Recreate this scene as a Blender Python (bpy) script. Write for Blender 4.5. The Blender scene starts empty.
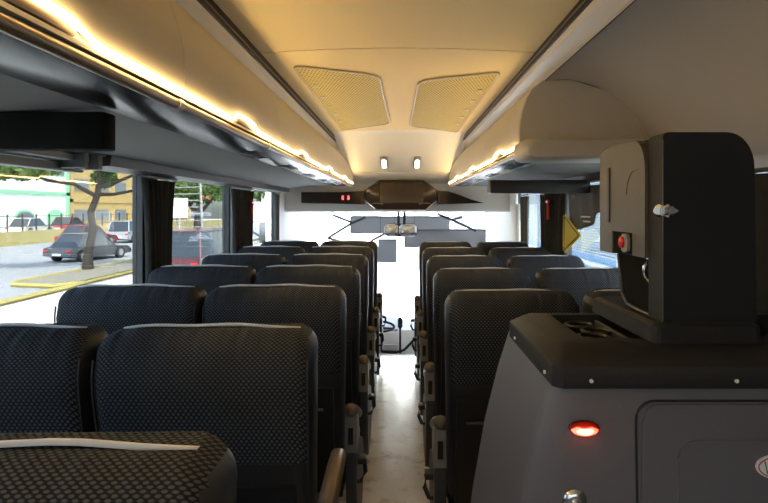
import bpy, bmesh, math, random
from mathutils import Vector, Matrix
random.seed(4)
R = math.radians
PI = math.pi
C = bpy.context.scene.collection
S = bpy.context.scene
EYE = 1.45          # eye height above the aisle floor
GZ = -1.30          # street level

# ---------------- camera, sky, sun, exposure ----------------
cd = bpy.data.cameras.new('camera'); cam = bpy.data.objects.new('camera', cd); C.objects.link(cam)
cam.location = (0, 0, EYE); cam.rotation_euler = (R(90), 0, 0)
cd.sensor_width = 36; cd.lens = 577/768*36
cd.shift_x = -17/768; cd.shift_y = -42.5/768
cd.clip_start = .02; cd.clip_end = 500
S.camera = cam
w = bpy.data.worlds.new('sky'); S.world = w; w.use_nodes = True
nt = w.node_tree; bg = nt.nodes['Background']
sky = nt.nodes.new('ShaderNodeTexSky'); sky.sky_type = 'NISHITA'; sky.sun_disc = False
sky.sun_elevation = R(52); sky.sun_rotation = R(155); sky.dust_density = 3; sky.air_density = 1.0
nt.links.new(sky.outputs[0], bg.inputs[0]); bg.inputs[1].default_value = .60
sd = bpy.data.lights.new('sun', 'SUN'); sun = bpy.data.objects.new('sun', sd); C.objects.link(sun)
sd.energy = 6.0; sd.angle = R(2); sd.color = (1, .96, .9)
sun.rotation_euler = Vector((-.32, .72, -.95)).to_track_quat('-Z', 'Y').to_euler()
vs = S.view_settings
vs.view_transform = 'Standard'; vs.look = 'None'; vs.gamma = 1; vs.use_curve_mapping = False
vs.exposure = 1.35
S.cycles.max_bounces = 8; S.cycles.diffuse_bounces = 5; S.cycles.transparent_max_bounces = 16
STRIP = 20.0

# ---------------- materials ----------------
def nmat(name, col, rough=.6, metal=0, noise=0, nscale=20, bump=0, bscale=200, coat=0, emit=None, estr=0, spec=.5):
    m = bpy.data.materials.new(name); m.use_nodes = True
    t = m.node_tree; b = t.nodes['Principled BSDF']
    b.inputs['Base Color'].default_value = (*col, 1); b.inputs['Roughness'].default_value = rough
    b.inputs['Metallic'].default_value = metal; b.inputs['Specular IOR Level'].default_value = spec
    if coat: b.inputs['Coat Weight'].default_value = coat; b.inputs['Coat Roughness'].default_value = .08
    if emit:
        b.inputs['Emission Color'].default_value = (*emit, 1); b.inputs['Emission Strength'].default_value = estr
    tc = t.nodes.new('ShaderNodeTexCoord')
    if noise:
        n = t.nodes.new('ShaderNodeTexNoise'); n.inputs['Scale'].default_value = nscale; n.inputs['Detail'].default_value = 5
        t.links.new(tc.outputs['Object'], n.inputs['Vector'])
        r = t.nodes.new('ShaderNodeMapRange'); r.inputs[3].default_value = 1-noise; r.inputs[4].default_value = 1+noise
        t.links.new(n.outputs[0], r.inputs[0])
        x = t.nodes.new('ShaderNodeVectorMath'); x.operation = 'SCALE'; x.inputs[0].default_value = col
        t.links.new(r.outputs[0], x.inputs['Scale']); t.links.new(x.outputs[0], b.inputs['Base Color'])
    if bump:
        n = t.nodes.new('ShaderNodeTexNoise'); n.inputs['Scale'].default_value = bscale
        t.links.new(tc.outputs['Object'], n.inputs['Vector'])
        bp = t.nodes.new('ShaderNodeBump'); bp.inputs['Strength'].default_value = bump; bp.inputs['Distance'].default_value = .002
        t.links.new(n.outputs[0], bp.inputs['Height']); t.links.new(bp.outputs[0], b.inputs['Normal'])
    return m

def mnode(t, op, a, b=None):
    n = t.nodes.new('ShaderNodeMath'); n.operation = op
    for i, v in enumerate((a, b)):
        if v is None: continue
        if isinstance(v, (int, float)): n.inputs[i].default_value = v
        else: t.links.new(v, n.inputs[i])
    return n.outputs[0]

def fabric_mat():
    m = nmat('seat_fabric', (.03, .032, .038), .85, spec=.25)
    t = m.node_tree; b = t.nodes['Principled BSDF']
    tc = t.nodes.new('ShaderNodeTexCoord'); sp = t.nodes.new('ShaderNodeSeparateXYZ')
    t.links.new(tc.outputs['Object'], sp.inputs[0])
    u = mnode(t, 'DIVIDE', mnode(t, 'ADD', sp.outputs[0], 3.0), .0118)
    v = mnode(t, 'DIVIDE', mnode(t, 'ADD', sp.outputs[2], sp.outputs[1]), .0068)
    row = mnode(t, 'FLOOR', v)
    sh = mnode(t, 'MULTIPLY', mnode(t, 'MODULO', mnode(t, 'ADD', row, 1000.), 2.), .5)
    fu = mnode(t, 'SUBTRACT', mnode(t, 'FRACT', mnode(t, 'ADD', u, sh)), .5)
    fv = mnode(t, 'SUBTRACT', mnode(t, 'FRACT', v), .5)
    d = mnode(t, 'SQRT', mnode(t, 'ADD', mnode(t, 'POWER', mnode(t, 'ABSOLUTE', fu), 2.), mnode(t, 'POWER', mnode(t, 'MULTIPLY', mnode(t, 'ABSOLUTE', fv), .72), 2.)))
    mr = t.nodes.new('ShaderNodeMapRange'); mr.interpolation_type = 'SMOOTHSTEP'
    mr.inputs[1].default_value = .20; mr.inputs[2].default_value = .40; mr.inputs[3].default_value = 1; mr.inputs[4].default_value = 0
    t.links.new(d, mr.inputs[0])
    # large soft variation of the weave
    n = t.nodes.new('ShaderNodeTexNoise'); n.inputs['Scale'].default_value = 6; t.links.new(tc.outputs['Object'], n.inputs['Vector'])
    k = mnode(t, 'MULTIPLY', mr.outputs[0], mnode(t, 'ADD', n.outputs[0], .4))
    mx = t.nodes.new('ShaderNodeMix'); mx.data_type = 'RGBA'
    mx.inputs[6].default_value = (.012, .013, .016, 1); mx.inputs[7].default_value = (.090, .096, .110, 1)
    t.links.new(k, mx.inputs[0]); t.links.new(mx.outputs[2], b.inputs['Base Color'])
    bp = t.nodes.new('ShaderNodeBump'); bp.inputs['Strength'].default_value = .35; bp.inputs['Distance'].default_value = .002
    t.links.new(mr.outputs[0], bp.inputs['Height'])
    # gathers near the crown
    wv = t.nodes.new('ShaderNodeTexNoise'); wv.inputs['Scale'].default_value = 1
    mp = t.nodes.new('ShaderNodeMapping'); mp.inputs['Scale'].default_value = (22, 1.5, 2.5)
    t.links.new(tc.outputs['Object'], mp.inputs[0]); t.links.new(mp.outputs[0], wv.inputs['Vector'])
    msk = t.nodes.new('ShaderNodeMapRange'); msk.inputs[1].default_value = 1.06; msk.inputs[2].default_value = 1.15
    t.links.new(sp.outputs[2], msk.inputs[0])
    b2 = t.nodes.new('ShaderNodeBump'); b2.inputs['Distance'].default_value = .03
    t.links.new(mnode(t, 'MULTIPLY', msk.outputs[0], .8), b2.inputs['Strength'])
    t.links.new(wv.outputs[0], b2.inputs['Height']); t.links.new(bp.outputs[0], b2.inputs['Normal'])
    t.links.new(b2.outputs[0], b.inputs['Normal'])
    return m

def glass_mat(name, tint, refl=.06):
    m = bpy.data.materials.new(name); m.use_nodes = True; t = m.node_tree
    t.nodes.remove(t.nodes['Principled BSDF'])
    tr = t.nodes.new('ShaderNodeBsdfTransparent'); tr.inputs[0].default_value = (*tint, 1)
    gl = t.nodes.new('ShaderNodeBsdfGlossy'); gl.inputs['Roughness'].default_value = .02
    fr = t.nodes.new('ShaderNodeFresnel'); fr.inputs[0].default_value = 1.45
    mx = t.nodes.new('ShaderNodeMixShader')
    ge = t.nodes.new('ShaderNodeNewGeometry')
    fk = mnode(t, 'MULTIPLY', fr.outputs[0], mnode(t, 'SUBTRACT', 1.0, ge.outputs['Backfacing']))
    t.links.new(fk, mx.inputs[0]); t.links.new(tr.outputs[0], mx.inputs[1]); t.links.new(gl.outputs[0], mx.inputs[2])
    t.links.new(mx.outputs[0], t.nodes['Material Output'].inputs[0])
    return m

def cloth_mat(name, col):
    m = bpy.data.materials.new(name); m.use_nodes = True; t = m.node_tree
    t.nodes.remove(t.nodes['Principled BSDF'])
    a = t.nodes.new('ShaderNodeBsdfDiffuse'); b = t.nodes.new('ShaderNodeBsdfTranslucent'); x = t.nodes.new('ShaderNodeMixShader')
    a.inputs[0].default_value = (*col, 1); b.inputs[0].default_value = (*col, 1); x.inputs[0].default_value = .5
    t.links.new(a.outputs[0], x.inputs[1]); t.links.new(b.outputs[0], x.inputs[2]); t.links.new(x.outputs[0], t.nodes['Material Output'].inputs[0])
    return m

def emat(name, col, s):
    return nmat(name, (.8, .8, .8), .4, emit=col, estr=s)

def floor_mat():
    m = nmat('aisle_vinyl', (.6, .58, .55), .2, bump=.05, bscale=90, spec=.8)
    t = m.node_tree; b = t.nodes['Principled BSDF']; tc = t.nodes.new('ShaderNodeTexCoord')
    n = t.nodes.new('ShaderNodeTexNoise'); n.inputs['Scale'].default_value = 7; n.inputs['Detail'].default_value = 8; n.inputs['Roughness'].default_value = .7
    t.links.new(tc.outputs['Object'], n.inputs['Vector'])
    r = t.nodes.new('ShaderNodeValToRGB'); r.color_ramp.elements[0].position = .30; r.color_ramp.elements[0].color = (.36, .29, .22, 1)
    r.color_ramp.elements[1].position = .50; r.color_ramp.elements[1].color = (.72, .69, .64, 1)
    t.links.new(n.outputs[0], r.inputs[0]); t.links.new(r.outputs[0], b.inputs['Base Color'])
    return m

def vent_mat():
    m = nmat('perforated_plastic', (.66, .58, .40), .75, spec=.15)
    t = m.node_tree; b = t.nodes['Principled BSDF']; tc = t.nodes.new('ShaderNodeTexCoord')
    sp = t.nodes.new('ShaderNodeSeparateXYZ'); t.links.new(tc.outputs['Object'], sp.inputs[0])
    u = mnode(t, 'DIVIDE', sp.outputs[0], .018); v = mnode(t, 'DIVIDE', sp.outputs[1], .028)
    sh = mnode(t, 'MULTIPLY', mnode(t, 'MODULO', mnode(t, 'FLOOR', v), 2.), .5)
    fu = mnode(t, 'SUBTRACT', mnode(t, 'FRACT', mnode(t, 'ADD', mnode(t, 'ADD', u, 500.), sh)), .5)
    fv = mnode(t, 'SUBTRACT', mnode(t, 'FRACT', v), .5)
    d = mnode(t, 'SQRT', mnode(t, 'ADD', mnode(t, 'MULTIPLY', fu, fu), mnode(t, 'MULTIPLY', fv, fv)))
    k = mnode(t, 'LESS_THAN', d, .27)
    mx = t.nodes.new('ShaderNodeMix'); mx.data_type = 'RGBA'
    mx.inputs[6].default_value = (.66, .56, .24, 1); mx.inputs[7].default_value = (.20, .16, .05, 1)
    t.links.new(k, mx.inputs[0]); t.links.new(mx.outputs[2], b.inputs['Base Color'])
    return m

M = dict(
    fabric=fabric_mat(),
    vinyl=nmat('black_vinyl', (.022, .022, .024), .5, bump=.2, bscale=300),
    black=nmat('black_plastic', (.014, .014, .015), .45),
    dgrey=nmat('dark_grey_plastic', (.055, .06, .066), .45, bump=.1),
    mgrey=nmat('mid_grey_plastic', (.27, .27, .265), .5),
    tan=nmat('armrest_tan', (.16, .12, .085), .38),
    white=nmat('white_cloth', (.78, .78, .80), .9),
    cream=nmat('cream_plastic', (.50, .45, .375), .42, bump=.06, bscale=400),
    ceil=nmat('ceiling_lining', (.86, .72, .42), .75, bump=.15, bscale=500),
    rear=nmat('rear_lining', (.46, .42, .38), .8, bump=.15, bscale=500),
    lining=nmat('grey_lining', (.21, .21, .20), .8, bump=.3, bscale=500),
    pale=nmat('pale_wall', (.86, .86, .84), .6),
    gloss=nmat('glossy_dark_panel', (.010, .008, .007), .22, spec=.18),
    brown=nmat('brown_gloss', (.022, .012, .006), .3, coat=.15, spec=.3),
    screen=nmat('brown_screen', (.038, .023, .011), .15, coat=.3),
    chrome=nmat('chrome', (.75, .75, .76), .2, metal=1),
    rail=nmat('rail_metal', (.30, .21, .12), .38, metal=.5),
    track=nmat('black_track', (.008, .007, .007), .45, spec=.2),
    curtain=nmat('curtain_cloth', (.028, .027, .026), .9, noise=.3, nscale=30),
    curtg=nmat('curtain_lining', (.10, .10, .098), .8, noise=.2, nscale=30),
    rubber=nmat('rubber', (.007, .007, .007), .8, spec=.15),
    cab=nmat('cabinet_grey', (.115, .112, .135), .48, bump=.25, bscale=350),
    cap=nmat('cap_black', (.016, .016, .019), .6, bump=.3, bscale=400, spec=.25),
    mshell=nmat('machine_black', (.010, .011, .015), .6, bump=.4, bscale=500, spec=.3),
    mface=nmat('machine_brown_face', (.085, .073, .058), .5, bump=.15, bscale=400),
    rearglass=glass_mat('dark_tinted_glass', (.42, .44, .45)),
    glass=glass_mat('tinted_glass', (.53, .56, .555)),
    wind=glass_mat('clear_glass', (.93, .95, .94)),
    shade=cloth_mat('sun_shade', (.37, .37, .375)),
    asphalt=nmat('asphalt', (.27, .27, .275), .9, noise=.15, nscale=1),
    conc=nmat('concrete', (.56, .55, .52), .9, noise=.12, nscale=.6),
    apron=nmat('pale_apron', (.88, .88, .87), .9, noise=.05, nscale=.6),
    dirt=nmat('median_dirt', (.20, .18, .14), .95, noise=.4, nscale=3),
    yellow=nmat('yellow_paint', (.36, .30, .09), .7, noise=.15, nscale=4),
    ywall=nmat('yellow_wall', (.42, .35, .14), .8, noise=.1, nscale=1),
    gwhite=nmat('white_render', (.80, .84, .80), .8),
    ggreen=nmat('green_paint', (.25, .55, .32), .7),
    mustard=nmat('mustard_render', (.48, .33, .12), .8),
    wgl=nmat('building_window', (.16, .18, .19), .25),
    bark=nmat('bark', (.035, .028, .022), .95, noise=.4, nscale=15),
    leaf=nmat('leaf', (.10, .17, .035), .7, noise=.4, nscale=3),
    tyre=nmat('tyre', (.02, .02, .02), .8),
    cglass=nmat('car_glass', (.03, .035, .04), .1, coat=.5),
    red=nmat('red_plastic', (.6, .02, .015), .4),
    blue=nmat('blue_wall', (.30, .46, .66), .8),
    shutter=nmat('shutter_white', (.58, .60, .60), .7),
    sign=nmat('yellow_sign', (.65, .50, .01), .6),
    rled=emat('red_led', (1, .03, .04), .9),
)
M['floor'] = floor_mat(); M['vent'] = vent_mat()
M['strip'] = emat('warm_led_strip', (1, .67, .27), STRIP)
M['spot'] = emat('white_spot_lens', (1, .97, .92), 3.5)

# ---------------- mesh helpers ----------------
def box(bm, x0, x1, y0, y1, z0, z1, bev=0, seg=2):
    vs_ = [bm.verts.new(p) for p in ((x0,y0,z0),(x1,y0,z0),(x1,y1,z0),(x0,y1,z0),(x0,y0,z1),(x1,y0,z1),(x1,y1,z1),(x0,y1,z1))]
    fs = [bm.faces.new([vs_[i] for i in f]) for f in ((3,2,1,0),(4,5,6,7),(0,1,5,4),(1,2,6,5),(2,3,7,6),(3,0,4,7))]
    if bev:
        es = set(e for f in fs for e in f.edges)
        bmesh.ops.bevel(bm, geom=list(es), offset=bev, segments=seg, profile=.5, affect='EDGES')

def loft(bm, rings, caps=True, close=True):
    rv = [[bm.verts.new(p) for p in r] for r in rings]
    n = len(rings[0])
    for a, b in zip(rv, rv[1:]):
        for i in range(n if close else n-1):
            j = (i+1) % n
            bm.faces.new((a[i], a[j], b[j], b[i]))
    if caps and close:
        bm.faces.new(rv[0][::-1]); bm.faces.new(rv[-1])
    return rv

def tube(bm, pts, r, n=8, rr=None):
    pts = [Vector(p) for p in pts]; rings = []
    up = Vector((0, 0, 1))
    for i, p in enumerate(pts):
        d = (pts[min(i+1, len(pts)-1)] - pts[max(i-1, 0)]).normalized()
        ref = up if abs(d.dot(up)) < .95 else Vector((1, 0, 0))
        a = d.cross(ref).normalized(); b = a.cross(d).normalized()
        q = rr[i] if rr else r
        rings.append([p + a*q*math.cos(2*PI*k/n) + b*q*math.sin(2*PI*k/n) for k in range(n)])
    loft(bm, rings)

def prism(bm, poly, axis, a, b):
    """poly of (p,q); axis 'y': (x,z) extruded along y; 'x': (y,z) along x; 'z': (x,y) along z"""
    f = {'y': lambda p, q, t: (p, t, q), 'x': lambda p, q, t: (t, p, q), 'z': lambda p, q, t: (p, q, t)}[axis]
    loft(bm, [[f(p, q, a) for p, q in poly], [f(p, q, b) for p, q in poly]])

def sheet(bm, line, axis, a, b, th, n=(0, 0)):
    """open polyline of (p,q), thickened by th to its left, extruded from a to b"""
    L = [Vector(p) for p in line]; off = []
    for i, p in enumerate(L):
        d = (L[min(i+1, len(L)-1)] - L[max(i-1, 0)]).normalized()
        off.append(p + Vector((-d.y, d.x))*th)
    prism(bm, [tuple(p) for p in L] + [tuple(p) for p in off[::-1]], axis, a, b)

def rrect(w, h, r, n=5, cx=0, cy=0):
    pts = []
    for (sx, sy, a0) in ((1, 1, 0), (-1, 1, 90), (-1, -1, 180), (1, -1, 270)):
        for k in range(n+1):
            a = R(a0 + 90*k/n)
            pts.append((cx + sx*(w/2-r) + r*math.cos(a), cy + sy*(h/2-r) + r*math.sin(a)))
    return pts

def obj(name, bm, m, parent=None, smooth=False, extra=()):
    bmesh.ops.recalc_face_normals(bm, faces=bm.faces)
    me = bpy.data.meshes.new(name); bm.to_mesh(me); bm.free()
    me.materials.append(m)
    for e in extra: me.materials.append(e)
    if smooth:
        for p in me.polygons: p.use_smooth = True
        me.set_sharp_from_angle(angle=R(38))
    o = bpy.data.objects.new(name, me); C.objects.link(o)
    if parent: o.parent = parent
    return o
def B(): return bmesh.new()
def tag(o, label, cat, group=None):
    o['label'] = label; o['category'] = cat
    if group: o['group'] = group
    return o
def thing(name, label, cat, loc=(0, 0, 0), rz=0, group=None):
    o = bpy.data.objects.new(name, None); C.objects.link(o); o.location = loc; o.rotation_euler = (0, 0, rz)
    o.empty_display_size = .1
    return tag(o, label, cat, group)
def struct(name, bm, m, parent=None, smooth=False):
    o = obj(name, bm, m, parent, smooth); o['kind'] = 'structure'; return o
def dup(root, loc, label, group=None, rz=None, name=None):
    r = root.copy(); C.objects.link(r); r.location = loc; r['label'] = label
    if rz is not None: r.rotation_euler = (0, 0, rz)
    if group: r['group'] = group
    for ch in list(root.children):
        c = ch.copy(); C.objects.link(c); c.parent = r
        for g in list(ch.children):
            d = g.copy(); C.objects.link(d); d.parent = c
    return r
E = lambda e: EYE + e

XL, XR = -1.30, 1.22
YB = -1.3
YF = 7.6
# ---------------- bus shell ----------------
bm = B(); box(bm, XL-.06, XR+.06, YB, 5.74, -.12, 0); struct('floor', bm, M['floor'])
bm = B(); box(bm, XL-.06, XR+.06, 5.76, YF+.1, -.63, -.50); struct('floor_front', bm, M['dgrey'])
bm = B(); box(bm, -.40, .40, 5.72, 5.755, -.50, .004); struct('trim_1', bm, M['mgrey'])

SILL, HEAD = 1.0, 1.66
def side_wall(name, x0, x1, pillars, sgn):
    bm = B()
    box(bm, x0, x1, YB, YF+.1, -.9, SILL)
    box(bm, x0, x1, YB, YF+.1, HEAD, 2.22)
    for a, b in pillars: box(bm, x0, x1, a, b, SILL-.001, HEAD+.001)
    return struct(name, bm, M['dgrey'])
side_wall('wall_left', XL-.05, XL, [(YB, -.6), (.35, .5), (2.90, 3.08), (4.36, 4.62), (6.0, 6.25)], -1)
side_wall('wall_right', XR, XR+.05, [(YB, 1.75), (3.02, 3.12), (4.28, 4.92), (6.1, 6.3)], 1)
k = 1
for x, spans in ((XL-.03, [(-.6, .35), (.5, 2.90), (3.08, 4.36), (4.62, 6.0), (6.25, YF)]), (XR+.03, [(1.75, 3.02), (3.12, 4.28), (4.92, 6.1), (6.3, YF)])):
    for a, b in spans:
        bm = B(); box(bm, x-.003, x+.003, a, b, SILL, HEAD); struct('window_%d' % k, bm, M['glass']); k += 1
bm = B(); box(bm, -1.08, 1.0, YB-.03, YB-.025, 1.0, 1.72); struct('window_11', bm, M['rearglass'])  # rear window out of view, added for neutral fill on rear-facing surfaces
# pale front side panels
for x0, x1, nm in ((XL, XL+.02, 'trim_2'), (XR-.02, XR, 'trim_3')):
    bm = B(); box(bm, x0, x1, 6.02, YF, .9, 1.95, .004); struct(nm, bm, M['pale'])
bm = B(); box(bm, XR-.10, XR-.022, 5.62, 5.95, .95, 1.50, .02); struct('trim_4', bm, M['pale'], smooth=True)
# roof skin and rear wall
bm = B(); box(bm, XL-.06, XR+.06, YB, YF+.15, 2.22, 2.27); struct('ceiling_roof', bm, M['mgrey'])
bm = B()
for a in ((XL-.05, XR+.05, -.1, 1.0), (XL-.05, XR+.05, 1.72, 2.22), (XL-.05, -1.08, 1.0, 1.72), (1.0, XR+.05, 1.0, 1.72)): box(bm, a[0], a[1], YB-.05, YB, a[2], a[3])
struct('wall_rear', bm, M['rear'])
# arched ceiling
def ceil_e(x, y):
    base = .636 + .022*max(0, 1-(x/.58)**2)
    if y > 4.95:
        t = y-4.95; base -= .262*t - .02*math.exp(-t*6)*0
        base = min(base, .658-.27*t)
    return base
bm = B(); rings = []
NX = 16
ys = [YB+.002, 0, 1, 2.35, 2.352, 2.362, 2.364, 3.5, 4.6, 4.80]
for y in ys:
    g = .006 if 2.351 < y < 2.363 else 0
    top = [(x, y, E(ceil_e(x, y))+g) for x in [(-.575+1.15*i/NX) for i in range(NX+1)]]
    rings.append(top + [(.575, y, 2.2), (-.575, y, 2.2)])
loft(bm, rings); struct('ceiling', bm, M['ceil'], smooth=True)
bm = B(); rings = []
for y in (4.802, 4.95, 5.0, 5.1, 5.4, 5.7, 5.98):
    rings.append([(-.575+1.15*i/NX, y, E(ceil_e(-.575+1.15*i/NX, y))) for i in range(NX+1)] + [(.575, y, 2.2), (-.575, y, 2.2)])
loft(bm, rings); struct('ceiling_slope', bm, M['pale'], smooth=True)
bm = B(); rings = []
for y in (6.0, 6.35):
    z = E(.658-.27*(y-4.95))
    rings.append([(XL, y, z), (XR, y, z), (XR, y, 2.2), (XL, y, 2.2)])
loft(bm, rings); struct('ceiling_front', bm, M['pale'])
# front header above the windscreen and its frame
bm = B(); prism(bm, [(6.36, E(-.02)), (6.40, E(-.035)), (YF, E(.05)), (YF, E(.5)), (6.36, E(.30))], 'x', XL, XR); struct('wall_front', bm, M['pale'])
bm = B(); box(bm, XL-.05, XR+.05, YF, YF+.06, -.95, -.02); box(bm, XL-.05, XL, YF, YF+.06, -.02, 1.5); box(bm, XR, XR+.05, YF, YF+.06, -.02, 1.5); box(bm, XL-.05, XR+.05, YF, YF+.06, 1.5, 2.22)
struct('wall_front_frame', bm, M['pale'])
bm = B(); box(bm, XL, XR, YF+.03, YF+.036, -.02, 1.5); struct('window_10', bm, M['wind'])

# big rear lining panel on the right, over the toilet compartment
prof = [(.602, .540), (.69, .548), (.78, .532), (.87, .495), (.95, .435), (1.02, .35), (1.08, .25), (1.13, .17), (XR-.002, .13)]
bm = B(); sheet(bm, [(x, E(e)) for x, e in prof], 'y', YB+.002, 2.432, .012); struct('wall_right_upper', bm, M['rear'], smooth=True)
# ---------------- luggage racks ----------------
face = [(.501, .275), (.499, .315), (.502, .37), (.513, .42), (.530, .47), (.556, .512), (.600, .543)]
HND = [.79, 1.86, 2.95, 4.05, 5.15]
SEAM = [1.33, 2.40, 3.50, 4.60]
YE = 6.0
def hump(y):
    h = 0
    for c in HND:
        d = abs(y-c)
        if d < .17: h = max(h, .5+.5*math.cos(PI*min(1, max(0, (d-.07)/.10))))
    return h
def rack(side, y0, label, sgn):
    root = thing('luggage_rack', label, 'luggage rack', (0, y0, 0), 0, None)
    X = lambda x: sgn*x
    T = lambda y: y-y0
    def part(name, bm, m, p=root, smooth=False):
        return obj(name, bm, m, p, smooth)
    cuts = [y0] + [s for s in SEAM if s > y0+.1] + [YE]
    for a, b in zip(cuts, cuts[1:]):
        bm = B(); rings = []
        n = max(2, int((b-a)/.03))
        for i in range(n+1):
            y = a+.002+(b-a-.004)*i/n; h = hump(y)*.020
            ring = []
            for j, (x, e) in enumerate(face):
                ee = e + (h if j == 0 else h*.5 if j == 1 else 0)
                ring.append((X(x), T(y), E(ee)))
            for j, (x, e) in list(enumerate(face))[::-1]:
                ee = e + (h if j == 0 else h*.5 if j == 1 else 0)
                ring.append((X(x+.012), T(y), E(ee-.004*(j > 4))))
            rings.append(ring)
        loft(bm, rings); part('locker_door', bm, M['cream'], smooth=True)
    bm = B(); prism(bm, [(X(x), E(e)) for x, e in ((.522, .262), (.524, .42), (.575, .51), (.62, .53), (1.19, .50), (1.19, .262))], 'y', T(y0+.01), T(YE-.01)); part('shell', bm, M['lining'])
    # end plates
    ep = [(X(x+.002), E(e)) for x, e in face] + [(X(.72), E(.545)), (X(.86), E(.50)), (X(1.19), E(.44)), (X(1.19), E(.262))]
    bm = B(); prism(bm, ep, 'y', T(YE-.008), T(YE+.01)); part('end_plate', bm, M['cream'])
    if y0 > 0:
        bm = B(); prism(bm, ep, 'y', T(y0-.015), T(y0+.008)); part('end_plate', bm, M['cream'])
    # light strip following the door edge
    yy = []; y = y0+.01
    while y < YE-.01: yy.append(y); y += .03
    bm = B(); tube(bm, [(X(.498), T(y), E(.2665+hump(y)*.021)) for y in yy], .0048, 6); part('light_strip', bm, M['strip'], smooth=True)
    # hand rail with brackets
    bm = B(); tube(bm, [(X(.512), T(y0+.02), E(.240)), (X(.512), T(YE-.02), E(.240))], .0125, 10); rl = part('hand_rail', bm, M['rail'], smooth=True)
    bm = B(); prism(bm, [(X(.50), E(.2615)), (X(.50), E(.254)), (X(.56), E(.252)), (X(.56), E(.2615))], 'y', T(y0), T(YE)); part('lip', bm, M['cream'])
    for c in [s for s in (.55, 1.32, 2.2, 3.2, 4.2, 5.2) if s > y0+.05]:
        bm = B(); tube(bm, [(X(.512), T(c-.014), E(.240)), (X(.512), T(c+.014), E(.240))], .0150, 10); box(bm, min(X(.508), X(.52)), max(X(.508), X(.52)), T(c-.01), T(c+.01), E(.24), E(.254))
        part('bracket', bm, M['cream'], smooth=True)
    for c in [s for s in HND if s > y0+.1]:
        bm = B(); box(bm, min(X(.499), X(.52)), max(X(.499), X(.52)), T(c-.10), T(c+.10), E(.2645), E(.287), .004); hd = part('handle', bm, M['rail'], smooth=True)
    # underside: dark glossy inner band, grey outer lining
    bm = B(); prism(bm, [(X(.535), E(.250)), (X(.60), E(.236)), (X(.66), E(.236)), (X(.725), E(.246)), (X(.725), E(.2515)), (X(.535), E(.2515))], 'y', T(y0), T(YE)); part('service_channel', bm, M['gloss'], smooth=True)
    bm = B(); sheet(bm, [(X(x), E(e)) for x, e in ((.727, .246), (.9, .238), (1.04, .228), (1.15, .213))][::(1 if sgn > 0 else -1)], 'y', T(y0), T(YE), .01); part('underside', bm, M['lining'], smooth=True)
    # service units with lamps and air nozzles
    for c in [s for s in (2.5, 3.24, 3.98, 4.72, 5.46) if s > y0+.2]:
        bm = B(); box(bm, min(X(.60), X(.66)), max(X(.60), X(.66)), T(c-.13), T(c+.13), E(.2315), E(.2365), .002); su = part('service_unit', bm, M['dgrey'], smooth=True)
        for q, mt in ((-.085, 'chrome'), (0, 'mgrey'), (.085, 'chrome')):
            bm = B(); tube(bm, [(X(.63), T(c+q), E(.233)), (X(.63), T(c+q), E(.227))], .015, 12); obj('air_nozzle' if mt == 'chrome' else 'call_button', bm, M['dgrey'], su, True)
    # window edge rail
    bm = B(); prism(bm, [(X(1.152), E(.222)), (X(1.16), E(.172)), (X(1.295 if sgn < 0 else 1.215), E(.165)), (X(1.295 if sgn < 0 else 1.215), E(.235)), (X(1.152), E(.235))], 'y', T(2.30 if sgn < 0 else y0), T(YE)); part('curtain_rail', bm, M['black'])
    return root
rack('left', YB+.01, 'long cream overhead luggage rack above the left-hand window seats, lit by a warm strip', -1)
rr_ = rack('right', 2.45, 'shorter cream overhead luggage rack on the right ending in a rounded shelf', 1)
# rounded tray end of the right rack
bm = B()
ring = lambda y, i: [(x, y-2.45, z) for x, z in rrect(.72-2*i, .085-2*i*.5, .03, 5, .835, E(.236))]
loft(bm, [ring(2.24, .022), ring(2.252, .008), ring(2.28, 0), ring(2.434, 0)])
obj('shelf_end', bm, M['cream'], rr_, True)
# mouldings and ceiling tracks
for sgn, nm in ((-1, 'left'), (1, 'right')):
    xi = .577 if sgn < 0 else .550; ei = .589 if sgn < 0 else .597
    bm = B(); prism(bm, [(sgn*.602, E(.548)), (sgn*(xi+.008), E(ei-.016)), (sgn*xi, E(ei)), (sgn*.63, E(ei+.003)), (sgn*.63, E(.552))], 'y', YB+.003, 6.0)
    struct('trim_%d' % (5 if sgn < 0 else 6), bm, M['cream'])
    bm = B(); prism(bm, [(sgn*(xi+.003), E(ei+.003)), (sgn*(xi-.002), E(ei+.006)), (sgn*(xi-.004), E(.645)), (sgn*.63, E(.645)), (sgn*.63, E(ei+.006))], 'y', YB+.003, 5.95)
    t_ = struct('trim_%d' % (7 if sgn < 0 else 8), bm, M['track'])
    bm = B(); box(bm, min(sgn*(xi-.006), sgn*xi), max(sgn*(xi-.006), sgn*xi), YB+.003, 5.9, E(ei+.020), E(ei+.024)); o = obj('track_rail', bm, M['rail'], t_)
bm = B(); tube(bm, [(.607, YB+.003, E(.5425)), (.607, 2.43, E(.5425))], .0035, 6); struct('trim_11', bm, M['track'])

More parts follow.
